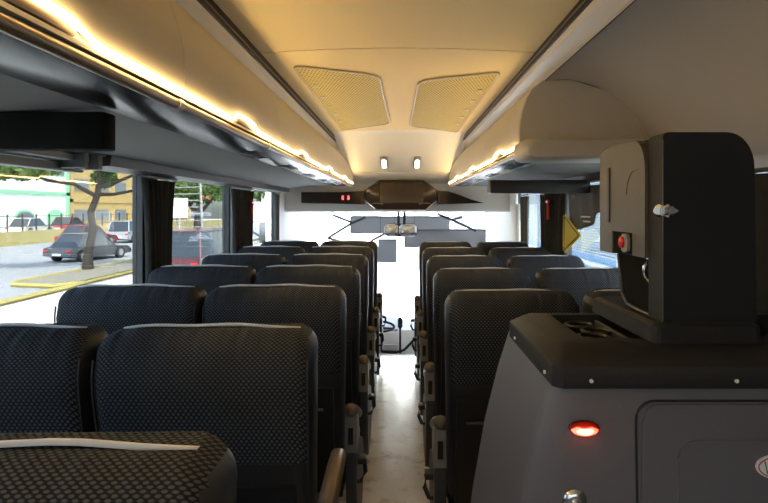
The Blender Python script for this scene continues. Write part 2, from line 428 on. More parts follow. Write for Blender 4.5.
# ceiling grilles
def vent(sgn, label):
    cy = 3.6 if sgn < 0 else 3.72; root = thing('ceiling_grille', label, 'ceiling grille', (sgn*.29 if sgn < 0 else .272, cy, E(.65)), 0, 'ceiling grilles')
    cor = [(-.190, -1.02), (.180, -.78), (.202, .80), (-.192, 1.06)]
    # rounded outline
    pts = []
    for i in range(4):
        p = Vector(cor[i]); a = Vector(cor[i-1]); b = Vector(cor[(i+1) % 4])
        r = .045 if i in (0, 3) else .10
        pa = p+(a-p).normalized()*r; pb = p+(b-p).normalized()*r
        for q in range(7):
            t = q/6; pts.append(pa*(1-t)**2+p*2*t*(1-t)+pb*t*t)
    mx = lambda v: Vector((-sgn*v.x if sgn > 0 else v.x, v.y))
    pts = [mx(p) for p in pts]
    zc = lambda p, d: E(ceil_e((-.29 if sgn < 0 else .272)+p.x, cy+p.y)) - E(.65) - d
    cen = Vector((0, 0, 0))
    bm = B(); rings = []
    for s, d in ((1, .0015), (1, .005), (.94, .0075), (.7, .009), (.35, .0095), (.02, .0095)):
        rings.append([(p.x*s, p.y*(1-(1-s)*.25 if s > .9 else s), zc(Vector((p.x*s, p.y*s)), d)) for p in pts])
    loft(bm, rings); obj('grille', bm, M['vent'], root, True)
    bm = B()
    path = [(p.x*1.012, p.y*1.004, zc(p, .006)) for p in pts]; path += [path[0]]
    tube(bm, path, .006, 6); obj('frame', bm, M['cream'], root, True)
    for q in range(5):
        y = -.62+.3*q; bm = B(); x = mx(Vector((-.150, y))).x
        box(bm, x-.014, x+.014, y-.03, y+.03, zc(Vector((x, y)), .014), zc(Vector((x, y)), .0085), .002)
        obj('nozzle', bm, M['cream'], root)
    return root
vent(-1, 'left of two perforated yellowish grilles in the cream ceiling')
vent(1, 'right of two perforated yellowish grilles in the cream ceiling')
# ceiling spots
for x, lb in ((-.165, 'left of two small oval white spotlights above the front console'), (.158, 'right of two small oval white spotlights above the front console')):
    y = 5.66; z = E(.658-.27*(y-4.95))
    root = thing('ceiling_spotlight', lb, 'spotlight', (x, y, z-.004), 0, 'front spotlights'); root.rotation_euler = (R(-14.7), 0, 0)
    bm = B(); rings = []
    for s, d in ((1, 0), (1, -.012), (.75, -.02)):
        rings.append([(px_*s, py_*s, d) for px_, py_ in rrect(.07, .30, .034, 6)])
    loft(bm, rings); obj('bezel', bm, M['mgrey'], root, True)
    bm = B(); prism(bm, rrect(.042, .215, .0205, 6), 'z', -.0265, -.0205); obj('lens', bm, M['spot'], root)

# front console
root = thing('front_console', 'dark brown glossy hexagonal console with side wings above the windscreen', 'console', (0, 6.1, E(.15)))
hx = [(-.24, .158), (-.39, .05), (-.39, -.06), (-.27, -.165), (.27, -.165), (.39, -.06), (.39, .05), (.24, .158)]
bm = B(); loft(bm, [[(x*s, y, z*s+dz) for x, z in hx] for s, y, dz in ((1.0, .095, 0), (1.0, .05, 0), (.96, .0, 0), (.8, -.02, .01))])
obj('housing', bm, M['brown'], root, True)
bm = B(); loft(bm, [[(x, y, z) for x, z in rrect(.46*s, .22*s, .012, 4, 0, .02)] for s, y in ((1, -.022), (.97, -.028))]); obj('screen', bm, M['screen'], root)
bm = B(); tube(bm, [(-.27, .0, -.157), (.27, .0, -.157), (.36, .01, -.09)], .004, 6); tube(bm, [(-.27, .0, -.157), (-.36, .01, -.09)], .004, 6); obj('edge_trim', bm, M['rail'], root, True)
for s in (-1, 1):
    xo = -1.08 if s < 0 else .88
    bm = B(); prism(bm, [(-.395, .045), (-.62, .03), (-1.06, .03), (-1.06, -.085), (-.395, -.10)] if s < 0 else [(.395, .045), (.5, .04), (.62, 0), (.75, -.05), (.88, -.085), (.395, -.10)], 'y', .03, .24); obj('wing', bm, M['brown'], root)
    bm = B(); tube(bm, [(s*(.19+.03*q), -.03, -.10+.012*math.sin(q*.7)) for q in range(5)], .005, 6); obj('wavy_tube', bm, M['rail'], root, True)  # thin wavy metal tube just below the screen, one each side
root = thing('indicator_lights', 'pair of small red lights on the dark console wing at left', 'indicator lights', (-.60, 6.1, E(.12)))
for x in (-.018, .042):
    bm = B(); loft(bm, [[(x+px_*s, y, pz_*s) for px_, pz_ in rrect(.022, .048, .009, 4)] for s, y in ((1, .0295), (1, .015), (.7, .010))]); obj('red_lens', bm, M['rled'], root, True)

# ---------------- boxes under the racks ----------------
bm = B(); box(bm, -1.19, -.71, 1.38, 1.44, E(.143), E(.234), .006); tag(obj('overhead_box', bm, M['rubber'], None, True), 'black box under the left luggage rack beside the nearest window', 'box')
bm = B(); box(bm, .56, 1.19, 3.62, 3.75, E(.100), E(.182), .006); tag(obj('overhead_box', bm, M['black'], None, True), 'black box under the right luggage rack ahead of the dispenser', 'box')
# left window upper frame (hopper rail)
root = thing('window_frame_rail', 'grey aluminium sliding rail frame along the top of the near left window', 'window rail', (XL+.012, 0, 0))
bm = B(); box(bm, -.008, .13, .55, 2.27, E(.205), E(.235), .003); obj('backing_strip', bm, M['dgrey'], root)
bm = B(); box(bm, -.008, .10, .55, 2.27, E(.178), E(.202), .004); obj('upper_rail', bm, M['mgrey'], root)
bm = B(); box(bm, -.008, .04, .55, 2.27, E(.142), E(.172), .004); obj('lower_rail', bm, M['mgrey'], root)
for y in (2.10, 2.20):
    bm = B(); box(bm, .0, .135, y, y+.03, E(.15), E(.206), .003); obj('end_bracket', bm, M['dgrey'], root)

# ---------------- curtains ----------------
def curtain(label, x, y0, y1, z0, z1, folds, amp, mat, name='window_curtain', squeeze=.75, group=None):
    root = thing(name, label, 'curtain', (x, (y0+y1)/2, z1), 0, group)
    bm = B(); n = folds*8; L = y1-y0
    rows = 10; rings = []
    for r_ in range(rows+1):
        t = r_/rows; z = -(z1-z0)*t
        sq = 1-(1-squeeze)*math.sin(min(1, t*1.1)*PI*.6)
        line = []
        for i in range(n+1):
            ph = i/n*folds*2*PI
            line.append((amp*math.sin(ph+.4*t)*(.8+.3*math.sin(i*.9)), (i/n-.5)*L*sq, z))
        rings.append(line)
    loft(bm, rings, caps=False, close=False)
    o = obj('cloth', bm, mat, root, True)
    md = o.modifiers.new('thickness', 'SOLIDIFY'); md.thickness = .004
    bm = B(); tube(bm, [(0, -L/2-.02, .012), (0, L/2+.02, .012)], .008, 8); obj('header_tape', bm, M['dgrey'], root, True)
    return root
curtain('black gathered curtain at the first pillar on the left, behind the nearest window', -1.262, 2.80, 3.22, 1.0, 1.60, 6, .025, M['curtain'])
curtain('black gathered curtain at the second pillar on the left, with the red hammer', -1.262, 4.28, 4.90, 1.0, 1.60, 7, .025, M['curtain'], squeeze=.85)
curtain('grey curtain at the last left window beside the pale front panel', -1.262, 5.74, 5.99, 1.0, 1.60, 4, .025, M['curtg'])
curtain('dark curtain hanging behind the dispenser at the right edge of the view', 1.13, 1.62, 2.2, .7, 1.56, 6, .035, M['curtain'], squeeze=.95)
curtain('black gathered curtain on the right, in line with the red hammer', 1.175, 4.15, 4.85, 1.0, 1.57, 7, .03, M['curtain'], squeeze=.9)
curtain('narrow dark grey curtain at the frontmost right window', 1.17, 5.35, 5.60, 1.0, 1.57, 3, .02, M['curtg'])
# smoother grey pillar linings beside curtains
for i, (x, y0, y1) in enumerate(((-1.286, 4.37, 4.50),)):
    bm = B(); box(bm, x-.012, x+.012, y0, y1, 1.0, 1.62, .006); struct('trim_%d' % (9+i), bm, M['mgrey'], smooth=True)
# hanging dark cloth on the right window
root = thing('hanging_cloth', 'small dark grey pull-down cloth blind hanging in the right-hand window', 'blind', (1.204, 3.79, 1.60))
bm = B(); n = 14; rows = 8; rings = []
for r_ in range(rows+1):
    t = r_/rows; wdt = .70*(1-.0*t)
    rings.append([(.008*math.sin(i*1.3+t*2), -wdt/2+wdt*i/n, -(.30-.10*(1-i/n)**2)*t*(1 if i > 2 else .8)) for i in range(n+1)])
loft(bm, rings, caps=False, close=False); o = obj('cloth', bm, M['curtg'], root, True); o.modifiers.new('thickness', 'SOLIDIFY').thickness = .004
bm = B()
for r_, (L, z) in enumerate(((.20, -.205), (.15, -.235))):
    for i in range(int(L/.016)): box(bm, -.016, -.012, -.16+i*.016, -.16+i*.016+.010, z, z+.010)
obj('white_print', bm, M['white'], root)
# yellow diamond sticker on right window
root = thing('yellow_diamond_sign', 'yellow diamond sign on the right-hand window beside the hanging blind', 'sign', (1.183, 4.17, 1.275))
bm = B(); prism(bm, [(0, .14), (.38, 0), (0, -.14), (-.38, 0)], 'x', 0, .005); obj('panel', bm, M['sign'], root)
bm = B()
for a, b in (((0, .118), (.33, 0)), ((.33, 0), (0, -.118)), ((0, -.118), (-.33, 0)), ((-.33, 0), (0, .118))):
    tube(bm, [(-.002, a[0], a[1]), (-.002, b[0], b[1])], .003, 4)
obj('border_line', bm, M['black'], root)
# hammers
for x, y, lb in ((-1.215, 4.70, 'red emergency hammer on the second left-hand curtain pillar'), (1.12, 4.40, 'red emergency hammer hanging on the right-hand curtain pillar')):
    root = thing('emergency_hammer', lb, 'hammer', (x, y, 1.50), 0, 'emergency hammers')
    bm = B(); tube(bm, [(0, 0, .0), (0, 0, -.13)], .010, 8); obj('handle', bm, M['red'], root, True)
    bm = B(); tube(bm, [(0, -.03, .008), (0, .03, .008)], .012, 8, ); obj('head', bm, M['red'], root, True)
    s_ = 1 if x > 0 else -1
    bm = B(); box(bm, min(0, s_*.10), max(0, s_*.10), -.012, .012, -.02, .0); obj('holder', bm, M['black'], root)

# ---------------- coach seats ----------------
HT = E(-.281)
def back_ring(z, hw, th, yb, n=10, k=.045):
    """rounded section; y grows forward"""
    pts = []
    r = min(k, th/2-.001, hw-.001)
    for px_, py_ in rrect(2*hw, th, r, 4): pts.append((px_, yb+th/2+py_, z))
    return pts
def make_seat(W, aisle, label, group, drop=0):
    """aisle: +1 armrest on +x side, -1 on -x side, 0 none"""
    root = thing('coach_seat', label, 'seat', (0, 0, 0), 0, group)
    hw = W/2
    ybk = lambda z: .20*max(0, 1.04-z) + .028*max(0, (z-1.04)/.12)**2
    bm = B(); rings = []
    zs = [.42, .55, .70, .85, .95, 1.02, 1.06]
    for z in zs:
        f = .93+.07*min(1, max(0, (z-.42)/.55))
        rings.append(back_ring(z, hw*f, .135 if z < .9 else .135+.02*(z-.9)/.16, ybk(z)))
    r = .058
    for q in range(1, 8):
        a = q/7*PI/2
        z = HT - r + r*math.sin(a)
        sh = r*(1-math.cos(a))
        rings.append(back_ring(z, hw-sh*.72, max(.155-1.55*sh, .02), ybk(z)+sh*.78, k=.045*(math.cos(a)*.8+.2)))
    # arch the crown slightly
    rings = [[(x, y, z-(.014*(abs(x)/hw)**3*max(0, (z-1.0)/.16) if z > 1.0 else 0) + (.003*math.sin(x*70+1)*max(0, (z-1.08)/.08) if z > 1.08 else 0)) for x, y, z in rg] for rg in rings]
    loft(bm, rings)
    bmesh.ops.recalc_face_normals(bm, faces=bm.faces)
    for f in bm.faces:
        c = f.calc_center_median()
        if abs(f.normal.x) > .62 and c.z < HT-.03: f.material_index = 1
        elif c.z < .86: f.material_index = 1
    back = obj('backrest', bm, M['fabric'], root, True, (M['vinyl'],))
    # side piping seams
    bm = B()
    for s in (-1, 1):
        pts = []
        for z in (.55, .7, .85, .95, 1.02, 1.06, 1.10):
            f = .93+.07*min(1, max(0, (z-.42)/.55)); pts.append((s*(hw*f-.010), ybk(z)+.008, z))
        tube(bm, pts, .003, 5)
        obj('piping', bm, M['vinyl'], back, True); bm = B()
    bm.free()
    # white head cover peeking over the crown
    bm = B(); rings = []
    for yy, zz in ((.096, -.006), (.098, .0005), (.106, -.001), (.125, -.018), (.148, -.05), (.166, -.09), (.172, -.24), (.172, -.26)):
        line = []
        for i in range(13):
            x = -hw*.84+hw*1.68*i/12; line.append((x, yy, HT+zz-.014*(abs(x)/hw)**3 + .002*math.sin(x*30)))
        rings.append(line)
    loft(bm, rings, caps=False, close=False); o = obj('head_cover', bm, M['white'], root, True); o.modifiers.new('thickness', 'SOLIDIFY').thickness = .003
    # lower back shell
    bm = B()
    loft(bm, [[(x, ybk(z)-.022+d, z) for x, d in ((-hw*.84, 0), (hw*.84, 0), (hw*.84, .02), (-hw*.84, .02))] for z in (.40, .55, .70, .80)])
    obj('back_shell', bm, M['black'], root, True)
    # seat pocket rail
    bm = B(); tube(bm, [(-hw*.7, ybk(.72)-.03, .72), (hw*.7, ybk(.72)-.03, .72)], .006, 6); obj('pocket_rail', bm, M['dgrey'], root, True)
    # cushion
    bm = B(); loft(bm, [[(px_, y, pz_) for px_, pz_ in rrect(2*(hw-.012-i), .15-2*i, .04-i*.5, 4, 0, .41-i*.2)] for y, i in ((.27, 0), (.55, 0), (.66, .004), (.70, .02), (.715, .03))])
    obj('cushion', bm, M['fabric'], root, True)
    bm = B(); box(bm, -hw+.03, hw-.03, .26, .64, .29, .33, .005); obj('seat_frame', bm, M['black'], root)
    for s in (-1, 1):
        bm = B(); prism(bm, [(.32, .29), (.38, .29), (.41, .02), (.60, .02), (.60, .0), (.28, .0), (.28, .02), (.35, .02)], 'x', s*(hw-.09)-.018, s*(hw-.09)+.018); obj('leg', bm, M['black'], root)
    if aisle:
        s = aisle; x = s*(hw+.010)
        pad = lambda y, i, dz: [(x+px_, y, .665+dz+pz_) for px_, pz_ in rrect(.052-2*i, .05-2*i, .022-i*.8, 5)]
        bm = B(); loft(bm, [pad(.17, .016, -.006), pad(.178, .006, -.003), pad(.195, 0, 0), pad(.40, 0, .012-drop*.7), pad(.49, .002, .014-drop), pad(.51, .014, .012-drop)])
        ar = obj('armrest', bm, M['tan'], root, True)
        bm = B(); sheet_poly = [(.185, .64), (.30, .642), (.30, .54), (.26, .50), (.185, .50)]
        prism(bm, sheet_poly, 'x', x-.024, x+.024); obj('armrest_bracket', bm, M['mgrey'], root)
        bm = B(); box(bm, x-.010, x+.010, .176, .1845, .535, .60, .002); obj('bracket_slot', bm, M['black'], root)
        # side panel
        bm = B(); prism(bm, [(.19, .505), (.34, .50), (.56, .42), (.62, .34), (.60, .20), (.50, .13), (.30, .12), (.22, .20), (.175, .38)], 'x', x-.020, x+.022)
        bmesh.ops.bevel(bm, geom=bm.edges[:], offset=.006, segments=2, affect='EDGES')
        obj('side_panel', bm, M['dgrey'], root, True)
        # recline lever / cup loop on the aisle side
        bm = B(); xx = x+s*.030; tube(bm, [(xx, .20, .47), (xx+s*.022, .205, .465), (xx+s*.026, .205, .42), (xx+s*.010, .20, .385), (xx-s*.006, .20, .385)], .009, 8)
        box(bm, min(xx-s*.005, xx+s*.026), max(xx-s*.005, xx+s*.026), .185, .235, .455, .478, .005)
        obj('recline_lever', bm, M['black'], root, True)
    return root

rows_w = ['front', 'second', 'third', 'fourth', 'fifth', 'sixth', 'seventh']
pro = {}
def place_seat(kind, x, y, label):
    W = .515 if kind == 'LA' else .52 if kind == 'LW' else .46
    al = {'LA': 1, 'LW': 0, 'RA': -1, 'RW': 0}[kind]
    g = {'LA': 'coach seats left of the aisle', 'LW': 'coach seats by the left windows', 'RA': 'coach seats right of the aisle', 'RW': 'coach seats by the right windows'}[kind]
    drop = 0 if (kind == 'LA' and y < 1.5) else .13
    key = kind; kind = kind+str(drop)
    if kind not in pro:
        r = make_seat(W, al, label, g, drop); r.location = (x, y, 0); pro[kind] = r
    else: dup(pro[kind], (x, y, 0), label, g)
YL = [.60, 1.317, 2.06, 2.81, 3.56, 4.31, 5.06]
names = {0: 'nearest seat cut off at the bottom left corner of the view', 1: 'second from the camera', 2: 'third from the camera', 3: 'fourth from the camera', 4: 'fifth from the camera', 5: 'second from the front', 6: 'front row, by the entrance step'}
for i, y in enumerate(YL):
    place_seat('LA', -.463, y, ('charcoal dotted coach seat left of the aisle, ' if i else '') + names[i])
for i, y in enumerate(YL[1:]):
    place_seat('LW', -.992, y, 'charcoal dotted coach seat by the left windows, ' + ['nearest one at the left edge', 'second from the camera', 'third from the camera', 'fourth from the camera', 'second from the front', 'front row near the windscreen'][i])
YR = [1.93+.74*i for i in range(5)]
for i, y in enumerate(YR):
    place_seat('RA', .384, y, 'charcoal dotted coach seat right of the aisle, ' + ['nearest, beside the grey cabinet', 'second from the cabinet', 'third from the cabinet', 'fourth from the cabinet', 'front row'][i])
    place_seat('RW', .875, y, 'charcoal dotted coach seat by the right windows, ' + ['nearest, half hidden by the cabinet', 'second behind the dispenser', 'third from the dispenser', 'second from the front', 'front row'][i])

# ---------------- grey cabinet at right ----------------
root = thing('service_cabinet', 'grey service cabinet with black top and red light beside the aisle seats', 'cabinet', (0, 0, 0))
zc0, zc1 = 0.0, E(-.272)
# flared profile: left side x at height
bm = B()
def cab_ring(z, xl, yf):
    r = .05; pts = []
    for k_ in range(7):
        a = R(180+90*k_/6); pts.append((xl+r+r*math.cos(a), yf+r+r*math.sin(a), z))
    pts += [(1.20, yf, z), (1.20, 1.295, z), (xl, 1.295, z)]
    return pts
loft(bm, [cab_ring(z, xl, yf) for z, xl, yf in ((0, .10, .86), (.35, .115, .868), (.62, .135, .876), (.82, .160, .883), (.98, .188, .889), (1.10, .218, .894), (zc1, .243, .898))])
body = obj('body', bm, M['cab'], root, True)
# black cap with tray recess
bm = B()
def cap_ring(z, ix, iy, ib):
    x0, x1, y0, y1 = .236+ix, 1.21, .889+iy, 1.27-ib
    c = .014
    return [(x0, y0+c, z), (x0+c, y0, z), (x1, y0, z), (x1, y1, z), (x0+c, y1, z), (x0, y1-c, z)]
r0 = cap_ring(E(-.277), 0, 0, 0); r1 = cap_ring(E(-.247), 0, 0, 0); r2 = cap_ring(E(-.242), .002, .003, .003); r3 = cap_ring(E(-.220), .024, .055, .05)
r4 = [(x, y, E(-.220)) for x, y in ((.31, .995), (.32, .985), (1.17, .985), (1.17, 1.20), (.32, 1.20), (.31, 1.19))]
r5 = [(x, y, E(-.258)) for x, y, z in r4]
loft(bm, [r0, r1, r2, r3, r4, r5]); obj('top_cap', bm, M['cap'], root, True)
# cap screws, whitened in place of a metallic glint
for i, (x, y, z, dx) in enumerate(((.292, .8865, E(-.264), 0), (.515, .8865, E(-.264), 0), (.234, .935, E(-.264), 1), (.234, 1.18, E(-.264), 1))):
    bm = B()
    a = (x, y, z); b = (x-.003, y, z) if dx else (x, y-.003, z)
    tube(bm, [a, b], .0030, 10); obj('screw', bm, M['white'], root, True)
# tray cup wells
for i, (x, y) in enumerate(((.358, 1.16), (.372, 1.10), (.35, 1.05))):
    bm = B(); n = 16
    tube(bm, [(x+.026*math.cos(2*PI*q/n), y+.026*math.sin(2*PI*q/n), E(-.233)) for q in range(n+1)], .004, 6); obj('cup_ring', bm, M['black'], root, True)
bm = B(); box(bm, .395, .402, 1.0, 1.18, E(-.258), E(-.227), .001); obj('tray_rib', bm, M['dgrey'], root)
# door: outline bead, inset panel
def yface(z): # cabinet front plane y at height z
    P = [(0, .86), (.35, .868), (.62, .876), (.82, .883), (.98, .889), (1.10, .894), (1.18, .898)]
    for (a, ya), (b, yb) in zip(P, P[1:]):
        if z <= b: return ya+(yb-ya)*(z-a)/(b-a)
    return .898
def frame_path(x0, z1, r, x1, z0, d):
    pts = [(x0, z0)]
    pts += [(x0, z) for z in (.4, .62, .82) if z0 < z < z1-r]
    for q in range(7):
        a = R(180-90*q/6); pts.append((x0+r+r*math.cos(a), z1-r+r*math.sin(a)))
    for q in range(1, 5): pts.append((x0+r+(x1-x0-r)*q/4, z1))
    return [(x, yface(z)-d, z) for x, z in pts]
DZ = E(-.298)
bm = B(); pth = frame_path(.3640, DZ, .03, 1.15, .12, .0); tube(bm, pth, .0022, 6); dr = obj('door_seam', bm, M['black'], root, True)
bm = B()
zz = [.13, .35, .62, .82, .98, DZ-.033, DZ-.012, DZ-.005]
rings = []
for z in zz:
    ins = 0 if z < DZ-.034 else (.004 if z < DZ-.02 else .012 if z < DZ-.008 else .026)
    rings.append([(.369+ins, yface(z)-.004, z), (1.14, yface(z)-.004, z), (1.14, yface(z)+.004, z), (.369+ins, yface(z)+.004, z)])
loft(bm, rings); door = obj('door', bm, M['cab'], root)
bm = B(); ring_in = [p for p in frame_path(.425, E(-.357), .035, .66, .4, .0045)]
tube(bm, ring_in[:], .0018, 6); obj('pressed_edge', bm, M['cab'], door, True)
# logo badge on door
bx, bz = .5785, E(-.396); by = yface(bz)-.0045
bm = B(); loft(bm, [[(bx+.0335*s*math.cos(a), by-y, bz+.0185*s*math.sin(a)) for a in [2*PI*k/28 for k in range(28)]] for s, y in ((1, -.001), (1, .0025))]); bd = obj('oval_badge', bm, M['white'], door)
bm = B(); tube(bm, [(bx+.030*math.cos(2*PI*k/28), by-.003, bz+.0155*math.sin(2*PI*k/28)) for k in range(29)], .0009, 5); obj('badge_ring', bm, nmat('badge_red', (.35, .02, .04), .5), door, True)
bm = B(); o_ = [(-.0225, .009), (-.019, -.009), (-.014, .006), (-.009, -.009), (-.0055, .009)]
tube(bm, [(bx+x+.002, by-.0032, bz+z) for x, z in o_], .0013, 5); obj('badge_letter', bm, nmat('badge_green', (.05, .22, .13), .5), door, True)
# red lamp
lx, lz = .283, E(-.339); ly = yface(lz)
oval = [(.024*math.cos(2*PI*k/24), .012*math.sin(2*PI*k/24)) for k in range(24)]
half = [(.021*math.cos(2*PI*k/24), .0095*math.sin(2*PI*k/24)-.001) for k in range(12, 25)] + [(.012, .003), (0, .001), (-.012, .003)]
bm = B(); loft(bm, [[(lx+p*s, ly-y, lz+q*s) for p, q in oval] for s, y in ((1, -.001), (1, .003), (.9, .005))]); obj('lamp_bezel', bm, nmat('dark_red_lens', (.12, .005, .004), .3), root, True)
bm = B(); loft(bm, [[(lx+p*s, ly-y, lz+q*s) for p, q in half] for s, y in ((1, .0045), (.95, .008), (.6, .010))]); ln = obj('lamp_lens', bm, emat('red_lamp_lens', (1, .02, .008), 5), root, True)
bm = B(); loft(bm, [[(lx+p*s, ly-y, lz-.001+q*s) for p, q in half] for s, y in ((.62, .009), (.5, .0125))]); obj('bright_core', bm, emat('lamp_core', (1, .40, .12), 7), ln, True)
# round lock
kx, kz = .267, E(-.449); ky = yface(kz)
bm = B(); n = 24
loft(bm, [[(kx+r*math.cos(2*PI*k/n), ky-y, kz+r*math.sin(2*PI*k/n)) for k in range(n)] for r, y in ((.019, -.001), (.019, .005), (.015, .009), (.008, .010))]); lk = obj('lock', bm, M['chrome'], root, True)
bm = B(); loft(bm, [[(kx+r*math.cos(2*PI*k/n), ky-y, kz-.002+r*math.sin(2*PI*k/n)) for k in range(n)] for r, y in ((.006, .0095), (.006, .018), (.004, .02))]); obj('lock_pin', bm, M['chrome'], lk, True)

# ---------------- black dispenser on the cabinet ----------------
root = thing('drink_dispenser', 'tall black dispenser with rounded top standing on the grey cabinet', 'dispenser', (.432, .95, E(-.223)))
H = .350; D_ = .29; Wd = .152
# plinth
bm = B(); loft(bm, [[(px_, py_, z) for px_, py_ in rrect(Wd+.03-2*i, D_+.02-2*i, .012, 3, Wd/2-.006, D_/2)] for z, i in ((.0035, 0), (.030, .002), (.036, .010))]); obj('plinth', bm, M['cap'], root)
# shell: outline in (x,z) rounded at the right top, the left top slightly
out = [(0, .034)]
for q in range(5): a = R(180-90*q/4); out.append((.010+.010*math.cos(a), H-.010+.010*math.sin(a)))
for q in range(9): a = R(90-90*q/8); out.append((Wd-.045+.045*math.cos(a), H-.058+.058*math.sin(a)))
out += [(Wd+.004, .034)]
bm = B()
# full-height rear body (towards camera) then thinner front with hollow
loft(bm, [[(x, y, z) for x, z in out] for y in (.003, .03, .050)])
loft(bm, [[(x, y, z) for x, z in out] for y in (.0501, .057)])
prism(bm, [(.0575, .034), (.17, .038), (.193, .056), (.202, .09), (.214, .132), (.268, .139), (.268, H-.03), (.24, H-.008), (.20, H-.003), (.0575, H-.003)], 'x', .010, Wd-.03)
shell = obj('shell', bm, M['mshell'], root, True)
# seam line
bm = B(); tube(bm, [(-.0005, .0, .038), (-.0005, .0, H-.012)], .0012, 5); obj('seam', bm, M['dgrey'], shell)
# side face panel with curved top (in y,z), facing the aisle
def fy(px): return .431*577/(px-401)-.95
fp = [(.058, .1375), (.058, H-.06)]
for q in range(1, 7): a = R(90*q/6); fp.append((.058+.05*(1-math.cos(a)), H-.06+.058*math.sin(a)))
fp += [(.20, H+.000), (.245, H-.004)]
for q in range(1, 6): a = R(90*q/5); fp.append((.255+.030*math.sin(a), H-.022+.018*math.cos(a)))
fp += [(.285, .134), (.212, .134), (.212, .179), (.113, .179), (.113, .1375)]
bm = B(); prism(bm, fp, 'x', -.006, .0105); obj('face_panel', bm, M['mface'], root)
# dark upper band between panel and corner
bm = B(); box(bm, -.0085, -.0055, .226, .240, .196, .307, .001); obj('card_slot', bm, M['black'], root)
bm = B(); n = 8; tube(bm, [(-.0062, .095+.045*math.cos(R(100*q/n)), .25+.045*math.sin(R(100*q/n))) for q in range(n+1)], .0009, 5); obj('arc_line', bm, M['dgrey'], root, True)
# button bay with red button
bm = B(); box(bm, -.0035, .009, .1135, .2115, .140, .1785); obj('button_bay', bm, M['rubber'], root)
bm = B(); loft(bm, [[(x-.003, .140+px_*s, .159+pz_*s) for px_, pz_ in rrect(.030, .034, .009, 5)] for s, x in ((1, -.002), (1, -.008))]); bp_ = obj('button_plate', bm, M['mgrey'], root)
bm = B(); loft(bm, [[(x-.003, .146+r*math.cos(2*PI*k/20), .160+1.15*r*math.sin(2*PI*k/20)) for k in range(20)] for r, x in ((.0095, -.008), (.0095, -.012), (.007, -.014))]); obj('red_button', bm, M['red'], bp_, True)
bm = B(); prism(bm, [(.0575, .036), (.168, .040), (.190, .058), (.199, .09), (.210, .134), (.0575, .134)], 'x', .0075, .0099); obj('bay_shadow_sheet', bm, nmat('bay_shadow_black', (.004, .004, .004), .8, spec=.1), root)  # near-black sheet paints the shaded inside of the filling bay
# curved hood edge around the filling bay
pts = [(0.006, .214, .133), (.006, .202, .09), (.006, .193, .058), (.006, .170, .040), (.006, .12, .037), (.006, .057, .036)]
bm = B(); tube(bm, pts, .003, 6); obj('bay_rim', bm, M['dgrey'], root, True)
# spout
bm = B(); tube(bm, [(.006, .072, .136), (.0, .074, .122), (-.001, .074, .110), (.004, .070, .098), (.008, .064, .090)], .0035, 8); obj('spout', bm, M['chrome'], root, True)
# silver latch on the corner
bm = B()
loft(bm, [[(x, -.001-y, .220+z*s) for x, z in ((-.001, .008), (-.001, -.008), (.007, -.011), (.011, -.008), (.016, -.007), (.023, 0), (.016, .007), (.011, .008), (.007, .011))] for s, y in ((1, -.003), (1, .002), (.6, .005))])
loft(bm, [[(-.001-x, y, .220+z*s) for y, z in ((0, .009), (0, -.009), (.010, -.011), (.022, -.009), (.028, 0), (.022, .009), (.010, .011))] for s, x in ((1, -.001), (1, .002), (.6, .004))])
la = obj('latch', bm, M['chrome'], root)
for x, z in ((.004, .216), (.004, .224), (.014, .220)):
    bm = B(); tube(bm, [(x, -.006, z), (x, -.0075, z)], .0014, 8); obj('rivet', bm, M['dgrey'], la)

# ---------------- front cab ----------------
def shade(label, x0, x1, z0, z1, y):
    root = thing('sun_shade', label, 'sun shade', ((x0+x1)/2, y, z1))
    w_ = (x1-x0)/2; h_ = z1-z0
    bm = B(); prism(bm, rrect(2*w_, h_, .012, 3, 0, -h_/2), 'y', -.001, .001); obj('cloth', bm, M['shade'], root)
    bm = B(); tube(bm, [(-w_, 0, .004), (w_, 0, .004)], .010, 8); obj('roller', bm, M['mgrey'], root, True)
    bm = B(); tube(bm, [(-w_, 0, -h_), (w_, 0, -h_)], .007, 8); obj('bottom_bar', bm, M['mgrey'], root, True)
    zh = E(-.035)+(y-6.4)/1.2*.085
    for q in (-.75, .75):
        bm = B(); tube(bm, [(w_*q, 0, .01), (w_*q, 0, zh-z1)], .003, 5); obj('hanger', bm, M['dgrey'], root)
P = lambda x, y, D: ((x-401)*D/577, E((209-y)*D/577))
for lb, a, b, D in (('dark grey sun shade highest in the windscreen, behind the mirror', (350, 217), (450, 233), 7.44), ('small grey shade hanging lowest, left of the windscreen centre', (378, 240), (397, 262), 7.4), ('broad light grey sun shade right of the mirror in the windscreen', (404, 230), (486, 247), 7.34)):
    p, q = P(*a, D), P(*b, D); shade(lb, p[0], q[0], q[1], p[1], D)
# shade arms
for lb, prs in (('dark folding arms of the left windscreen shade', [((333, 215), (353, 223)), ((352, 223), (328, 238)), ((328, 238), (346, 243)), ((366, 217), (352, 223)), ((371, 241), (386, 233))]), ('dark folding arms of the right windscreen shade', [((438, 214), (450, 219)), ((450, 219), (476, 231)), ((450, 220), (462, 217))])):
    root = thing('shade_arms', lb, 'shade arm', (0, 7.24, E(0)))
    for a, b in prs:
        p, q = P(*a, 7.24), P(*b, 7.24); bm = B(); tube(bm, [(p[0], .0, p[1]-EYE), (q[0], .0, q[1]-EYE)], .017, 6); obj('arm', bm, M['dgrey'], root, True)
    p = P(*prs[0][0], 7.24); bm = B(); tube(bm, [(p[0], 0, p[1]-EYE), (p[0], 0, .03)], .008, 6); obj('mount', bm, M['dgrey'], root)
